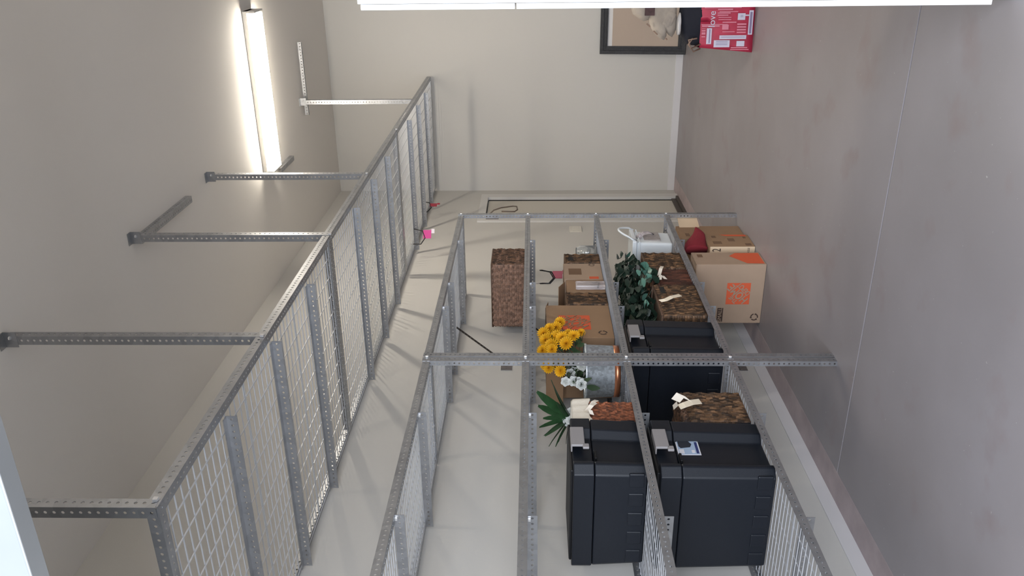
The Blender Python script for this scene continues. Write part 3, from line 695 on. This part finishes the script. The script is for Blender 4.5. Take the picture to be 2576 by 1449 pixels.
obj('stem', MB().tube([(0.36, 3.72, 1.12), (0.39, 3.71, 1.25), tuple(root)], .008, 6), leaf_m, spk, smooth=True)
for p in [(0.42, 3.70, 1.413), (0.41, 3.71, 1.392), (0.43, 3.72, 1.367), (0.40, 3.69, 1.352), (0.42, 3.66, 1.365), (0.40, 3.74, 1.393), (0.40, 3.68, 1.377)]:
    p = Vector(p)+Vector((-.01, 0, 0)); place(P_rose, spk, p, (Vector((2.6, 0.2, 1.6))-p), 1.15, random.uniform(0, 6))
# ivy in a pot at the back of the lowest shelf
ivy = thing('potted_ivy', 'dark green artificial ivy trailing above the woven baskets, lowest shelf', 'plant', (0.30, 4.95, 0.76))
obj('pot', MB().lathe([(0, 0), (.07, 0), (.09, .08), (.08, .08), (.06, .01)], (0.34, 4.98, 0.775), 20), soil_m, ivy, smooth=True)
cen = Vector((0.48, 5.0, .86))
stems = MB()
for i in range(290):
    f = random.random()
    y = 4.55+1.05*f if i > 40 else random.uniform(4.5, 4.8)
    x = random.uniform(.36, .60)
    z = random.uniform(.815, .985) if y < 5.35 else random.uniform(.83, .975)
    if 4.9 < y < 5.15 and random.random() < .4: x = random.uniform(.60, .66); z = random.uniform(.78, .86)
    d_ = Vector((random.uniform(.2, 1), random.uniform(-1, 1), random.uniform(-1, .1)))
    pale = (4.95 < y < 5.2 and z < .86 and random.random() < .6) or random.random() < .03
    o_ = place(P_ivy2 if pale else P_ivy, ivy, (x, y, z), d_, random.uniform(.75, 1.25), random.uniform(-1, 1), up=False)
    if i % 8 == 0: stems.tube([(0.34, 4.98, .85), ((.34+x)/2, (4.98+y)/2, z+.04), (x, y, z)], .0025, 5)
obj('stem', stems, ivy_m, ivy, smooth=True)['kind'] = 'stuff'
inner = MB()
for i in range(750):
    y = random.uniform(4.50, 5.60) if i % 3 else random.uniform(4.46, 4.95)
    p = Vector((random.uniform(.26, .50), y, random.uniform(.80, .975) if y > 4.9 else random.uniform(.79, .99)))
    if y < 4.75 : p.z = random.uniform(.83, .98)
    q = Vector((random.uniform(.2, 1), random.uniform(-1, 1), random.uniform(-1, .1))).normalized().to_track_quat('X', 'Z').to_matrix()
    lf = leafy(.046, .038, lobes=True); inner.add([p+q @ Vector(v) for v in lf.v], lf.f)
obj('inner_foliage', inner, ivy_m, ivy)['kind'] = 'stuff'
rb = MB()
for pts in ([(0.628, 5.04, .735), (.655, 5.10, .715), (.65, 5.15, .70)], [(0.628, 5.04, .735), (.65, 4.99, .72), (.645, 4.95, .705)], [(0.628, 5.04, .735), (.66, 4.98, .735), (.65, 4.93, .745)]): strip(rb, pts, (0, .3, 1), .022)
obj('bow', rb, ribbon_m, ivy)['label'] = 'cream ribbon bow'

# ------------------------------------------------------------------ coated utility hooks
def hook(label, top, legdir, s=1.0, tagm=pink_m, double=False, drop=.16, tw=1.0):
    t = thing('utility_hook', label, 'hook', top, 'black-tipped utility hooks')
    x, y, z = top; lx, ly = legdir
    a = Vector((x, y, z)); b_ = a-Vector((0, 0, drop*.55)); c_ = a-Vector((0, 0, drop)); e = c_+Vector((lx*.06, ly*.06, -.035)); f = c_+Vector((lx*.13, ly*.13, -.010)); g = f+Vector((lx*.02, ly*.02, .075))
    offs = [Vector((0, 0, 0))]+([Vector((.012, -.03, .012))] if double else [])
    sh = MB(); bl = MB()
    for o_ in offs: sh.tube([a+o_, b_+o_], .003, 6); bl.tube([b_+o_, c_+o_, e+o_, f+o_, g+o_], .0052, 6)
    obj('shank', sh, bolt_m, t, smooth=True); obj('coated_hook', bl, hook_b, t, smooth=True)
    ctr = (e+f)/2+Vector((0, 0, -.005))
    m_ = MB(); m_.obox(ctr+Vector((-lx*.04*tw, -ly*.04*tw, -.062)), (lx*.08*tw, ly*.08*tw, 0), (0.004, 0, 0), (-.0, 0, .072)); m_.mi = 1
    m_.obox(ctr+Vector((lx*.01*tw+.001, ly*.01*tw, -.090)), (lx*.04*tw, ly*.04*tw, 0), (0.004, 0, 0), (0, 0, .027))
    obj('hang_tag', m_, [tagm, wtag_m if tagm is pink_m else rtag_m], t)
    return t
hook('utility hook with small red tag under the loft, farther of the two beside each other', (0.10, 7.90, 2.74), (.45, .85), tagm=rtag_m, drop=.13, tw=.5)
hook('utility hook with bright pink tag under the loft, nearer of the two', (0.14, 6.90, 2.70), (.75, .55), drop=.15)
hook('double utility hook with dark red tag under the second-highest shelf', (0.33, 5.60, 1.572), (.55, .35), tagm=rtag_m, double=True, drop=.14)
gh = thing('bent_hook', 'long grey bent hook hanging from the top of the side door', 'hook', (0.08, 7.95, 2.01))
obj('hook_rod', MB().tube([(0.02, 7.96, 2.03), (0.09, 7.975, 1.95), (.10, 8.02, 1.88), (.10, 8.07, 1.76), (.10, 8.06, 1.722), (.10, 7.96, 1.712), (.10, 7.90, 1.74), (.10, 7.905, 1.87)], .007, 8), hook_g, gh, smooth=True)
obj('mount_plate', MB().box(-0.012, 0.02, 7.90, 8.0, 1.90, 2.03), latch_m, gh, bevel=.004)

# ------------------------------------------------------------------ picture frame leaning on the far wall
fr = thing('picture_frame', 'black picture frame with tan backing leaning on the far wall', 'frame', (1.85, 8.84, 0))
x0, x1 = 1.475, 2.25; tilt = .085; Hf = .868
def fr_box(mb, a, b_, c_, d_, t0, t1):
    """a..b along x, c..d up the frame, t0..t1 its thickness; leans back against the wall"""
    up = Vector((0, tilt/Hf, 1)).normalized(); n = Vector((0, -1, tilt/Hf)).normalized(); o = Vector((a, 8.82, 0.002))+up*c_+n*t0
    return mb.obox(o, (b_-a, 0, 0), up*(d_-c_), n*(t1-t0))
W = .078
m_ = MB()
for (a_, b_, c_, d_) in ((x0, x0+W, 0, Hf), (x1-W, x1, 0, Hf), (x0+W, x1-W, 0, W), (x0+W, x1-W, Hf-W, Hf)):
    fr_box(m_, a_, b_, c_, d_, 0, .02)
for (a_, b_, c_, d_) in ((x0, x0+.035, 0, Hf), (x1-.035, x1, 0, Hf), (x0+.035, x1-.035, 0, .035), (x0+.035, x1-.035, Hf-.035, Hf)): fr_box(m_, a_, b_, c_, d_, .02, .033)
for (a_, b_, c_, d_) in ((x0+.052, x0+.062, .052, Hf-.052), (x1-.062, x1-.052, .052, Hf-.052), (x0+.062, x1-.062, .052, .062), (x0+.062, x1-.062, Hf-.062, Hf-.052)): fr_box(m_, a_, b_, c_, d_, .02, .027)
obj('moulding', m_, frame_m, fr, bevel=.002)
obj('backing_board', fr_box(MB(), x0+W, x1-W, W, Hf-W-.045, .002, .006), mattan, fr)
obj('pale_margin', fr_box(MB(), x0+W, x1-W, Hf-W-.045, Hf-W, .002, .006), matpale, fr)

# ------------------------------------------------------------------ shopping bag with clothes and handbag
bagp = Vector((1.882, 6.15, 0)); ux = Vector((1, .09, 0)).normalized(); nb = Vector((ux.y, -ux.x, 0))
bag = thing('shopping_bag', 'red and white printed shopping bag stuffed with dark cloth on the floor', 'bag', tuple(bagp+ux*.22-nb*.09))
bag.location.z = 0
def bp_(u, d, z): return bagp+ux*u-nb*d+Vector((0, 0, z))
WB, DB, HB = .46, .18, .375
m_ = MB(); Nu, Nz = 12, 8; ring = []
path = [(u/Nu*WB, 0) for u in range(Nu)]+[(WB, d/4*DB) for d in range(4)]+[(WB-u/Nu*WB, DB) for u in range(Nu)]+[(0, DB-d/4*DB) for d in range(4)]
n = len(path)
for k in range(Nz+1):
    f = k/Nz
    for i, (u, d) in enumerate(path):
        bul = .014*math.sin(PI*u/WB)*(1 if d < DB/2 else -1)*math.sin(PI*f)+.004*math.sin(i*2.1+k)
        ring.append(bp_(u+(.035*f if u < WB/2 else -.02*f), d-bul, HB*f))
m_.add(ring, [(k*n+i, k*n+(i+1) % n, (k+1)*n+(i+1) % n, (k+1)*n+i) for k in range(Nz) for i in range(n)]+[tuple(range(n-1, -1, -1))])
obj('bag_wall', m_, bag_red, bag, smooth=True)
# printed patches: px box in the photo crop (along height 1400..2430, across 60..1070) turned into u, z
def pr_box(mb, h0, h1, a0, a1, off=.019):
    z1 = (2430-h0)/1030*HB*1.02-.008; z0 = (2430-h1)/1030*HB*1.02-.008; u0 = (1060-a1)/8.05/335*1.0+.01; u1 = (1060-a0)/8.05/335+.01
    z0 = max(z0, .004)
    du = .035*z0/HB; o = bp_(u0+du*.6, -off, z0)
    return mb.obox(o, ux*(u1-u0), Vector((0, 0, z1-z0)), nb*.0012)
wp_ = MB()
for b_ in ((2210, 2440, 70, 230), (2290, 2370, 320, 760), (2080, 2220, 380, 500), (1760, 2265, 775, 845), (1660, 1960, 880, 1010), (2090, 2240, 880, 980), (1515, 1610, 680, 970), (2120, 2230, 140, 260), (2220, 2300, 400, 425)): pr_box(wp_, *b_)
obj('white_print', wp_, bag_white, bag)
pp = MB()
rnd = random.Random(3)
for b_ in ((1410, 2000, 60, 90), (1460, 2080, 90, 150), (1440, 1990, 170, 185), (1440, 1990, 200, 212), (1440, 1990, 225, 260), (1450, 2140, 270, 290), (1700, 1980, 310, 335), (1730, 2080, 350, 365), (1410, 1900, 590, 605), (1420, 1750, 620, 645), (1420, 1490, 690, 700), (1420, 1490, 720, 745), (1420, 1490, 760, 800), (1420, 1490, 830, 850), (1800, 1920, 600, 690), (1810, 2040, 715, 730), (1990, 2300, 990, 1010), (1980, 2330, 1025, 1040), (1700, 1940, 380, 400), (1700, 1900, 420, 440), (1720, 1960, 460, 475), (1720, 1960, 500, 515), (1800, 2060, 540, 560), (2080, 2250, 560, 590), (2080, 2250, 610, 640), (2080, 2250, 660, 690), (2080, 2250, 710, 735)):
    pr_box(pp, *b_, off=.0185)
obj('pink_print', pp, bag_pink, bag)['kind'] = 'stuff'
lo = bp_(.228, -.0215, (2430-1610)/1030*HB)
ls = MB()
for (h0, h1, a0, a1) in ((2240, 2410, 100, 108), (2240, 2410, 130, 138), (2240, 2410, 165, 173), (2240, 2400, 195, 203), (1790, 2240, 805, 813), (1700, 1920, 900, 908), (1700, 1920, 930, 938), (1700, 1920, 960, 968), (2310, 2350, 350, 740), (1560, 1580, 700, 950), (2130, 2180, 415, 423), (2130, 2180, 440, 448)): pr_box(ls, h0, h1, a0, a1, off=.0205)
o_ = obj('print_lines', ls, bag_line, bag); o_['kind'] = 'stuff'
text('lettering', 'love', .066, bag_white, bag, lo, ux, (0, 0, 1), sx=1.0)
# dark cloth bulging out of the bag
def blob(c, rx, ry, rz, seed=0, amp=.18, nu=22, nv=14, tiltv=0):
    m_ = MB(); r_ = random.Random(seed); ph = [r_.uniform(0, 6) for _ in range(6)]; vs = []
    for j in range(nv+1):
        th = PI*j/nv
        for i in range(nu):
            a = 2*PI*i/nu
            k = 1+amp*(math.sin(3*a+ph[0]+2*th)*.5+math.sin(5*th+ph[1]+a)*.35+math.sin(7*a+ph[2])*.2)*math.sin(th)
            dx, dy, dz = rx*math.sin(th)*math.cos(a)*k, ry*math.sin(th)*math.sin(a)*k, rz*math.cos(th)*k
            vs.append((c[0]+dx, c[1]+dy, c[2]+dz+tiltv*dx))
    return m_.add(vs, [(j*nu+i, j*nu+(i+1) % nu, (j+1)*nu+(i+1) % nu, (j+1)*nu+i) for j in range(nv) for i in range(nu)])
cc = bp_(.23, .09, .40)
obj('dark_cloth', blob(cc, .20, .095, .115, 2), navy_m, bag, smooth=True)
sp = MB()
for k in range(2):
    sp.tube([bp_(.03+.03*k, -.01, .37), bp_(.01+.02*k, -.035, .42+.02*k), bp_(.06+.03*k, -.04, .46), bp_(.10, -.03, .43-.03*k)], .006, 6)
obj('strap', sp, strap_m, bag, smooth=True)
hb = thing('handbag', 'beige cloth handbag lying on top of the red shopping bag', 'bag', tuple(bp_(.27, .09, .50)))
def pillow(mb, out, dc, dep, K=5, wob=.004):
    cx_ = sum(p[0] for p in out)/len(out); cz_ = sum(p[1] for p in out)/len(out); n = len(out)
    for sg in (-1, 1):
        vs = [bp_(cx_, dc+sg*dep, cz_)]
        for k in range(1, K+1):
            f = k/K; h = dep*math.sqrt(max(0, 1-f**2.2))
            for i, (u, z) in enumerate(out):
                vs.append(bp_(cx_+(u-cx_)*f, dc+sg*h+wob*math.sin(5*i+3*k)*(k < K), cz_+(z-cz_)*f))
        fs = [(0, 1+i, 1+(i+1) % n) for i in range(n)]
        for k in range(K-1): fs += [(1+k*n+i, 1+k*n+(i+1) % n, 1+(k+1)*n+(i+1) % n, 1+(k+1)*n+i) for i in range(n)]
        mb.add(vs, fs)
    return mb
body = [(.40, .54), (.28, .535), (.17, .53), (.13, .545), (.105, .56), (.12, .585), (.155, .615), (.115, .60), (.085, .615), (.10, .65), (.135, .69), (.165, .71), (.20, .725), (.25, .735), (.33, .75), (.42, .73), (.44, .63)]
obj('cloth_body', pillow(MB(), body, .07, .065), beige_m, hb, smooth=True)
obj('cloth_fold', pillow(MB(), [(.38, .70), (.27, .70), (.225, .73), (.215, .765), (.235, .80), (.265, .845), (.33, .865), (.42, .85), (.44, .76)], .085, .06), beige_m, hb, smooth=True)
obj('cloth_fold', pillow(MB(), [(.26, .545), (.185, .575), (.16, .62), (.19, .655), (.24, .64), (.30, .60)], .02, .022), beige_m, hb, smooth=True)
obj('pale_cloth', blob(bp_(.19, .03, .523), .075, .05, .016, 6, amp=.2), matpale, hb, smooth=True)
obj('patch', MB().obox(bp_(.255, .004, .70), ux*.08, Vector((0, 0, .07)), nb*.003), strap_d, hb)
st_ = MB()
for a_, b_ in (((.10, .61), (.09, .60)), ((.15, .70), (.125, .67)), ((.20, .75), (.18, .725)), ((.27, .66), (.19, .64))): st_.tube([bp_(a_[0], .03, a_[1]), bp_(b_[0], .035, b_[1])], .005, 6)
obj('toggle', st_, strap_m, hb)

# ------------------------------------------------------------------ white cabinet at the right
cab = thing('storage_cabinet', 'tall white cabinet with overlay doors at the right edge of the picture', 'cabinet', (2.83, 3.2, 0))
obj('cabinet_body', MB().box(2.527, 3.12, 2.90, 3.70, 0, 2.139), cab_m, cab, bevel=.0015)
for z0_, z1_ in ((0.06, 1.612), (1.617, 2.130)):
    d_ = obj('door', MB().box(2.507, 2.5255, 2.903, 3.297, z0_, z1_), cab_m, cab, bevel=.0015)
    d2 = obj('door', MB().box(2.507, 2.5255, 3.303, 3.697, z0_, z1_), cab_m, cab, bevel=.0015)
    for q, yy in ((d_, 3.26), (d2, 3.34)):
        obj('handle', MB().tube([(2.507, yy, (z0_+z1_)/2-.05), (2.485, yy, (z0_+z1_)/2-.05), (2.485, yy, (z0_+z1_)/2+.05), (2.507, yy, (z0_+z1_)/2+.05)], .004, 6), bolt_m, q)

# ------------------------------------------------------------------ raised roll-up door over the opening
rd = thing('roll_up_door', 'silver galvanized bottom bar of the raised roll-up door overhead', 'door', (2.6, 1.2, 2.47))
m_ = MB()
def xbar(y0, y1, z0, z1): m_.box(0.30, 5.0, y0, y1, z0, z1)
obj('bottom_bar', MB().box(0.30, 5.0, 1.185, 1.20, 2.480, 2.60).box(0.30, 5.0, 1.16, 1.205, 2.474, 2.480), galv_d, rd, bevel=.002)
prof = []
cv = MB(); z = 2.60; N = 60; vs = []
for k in range(N+1):
    zz = 2.60+k*.008; yy = 1.188+.010*math.sin(k/N*2*PI*4)
    for x in (0.32, 4.98):
        vs.append((x, yy, zz))
for k in range(N, -1, -1):
    zz = 2.60+k*.008; yy = 1.184+.010*math.sin(k/N*2*PI*4)
    for x in (0.32, 4.98): vs.append((x, yy, zz))
n = 2*(N+1); cv.add(vs, [(2*k, 2*k+1, 2*k+3, 2*k+2) for k in range(n-1)]+[(2*n-2, 2*n-1, 1, 0)])
obj('curtain', cv, galv_d, rd, smooth=True)
obj('drum', MB().tube([(0.3, 1.33, 3.18), (5.0, 1.33, 3.18)], .16, 24), galv_d, rd, smooth=True)
for x in (0.27, 4.98): obj('guide', MB().box(x, x+.06, 1.125, 1.22, 0, 3.0), galv, rd)
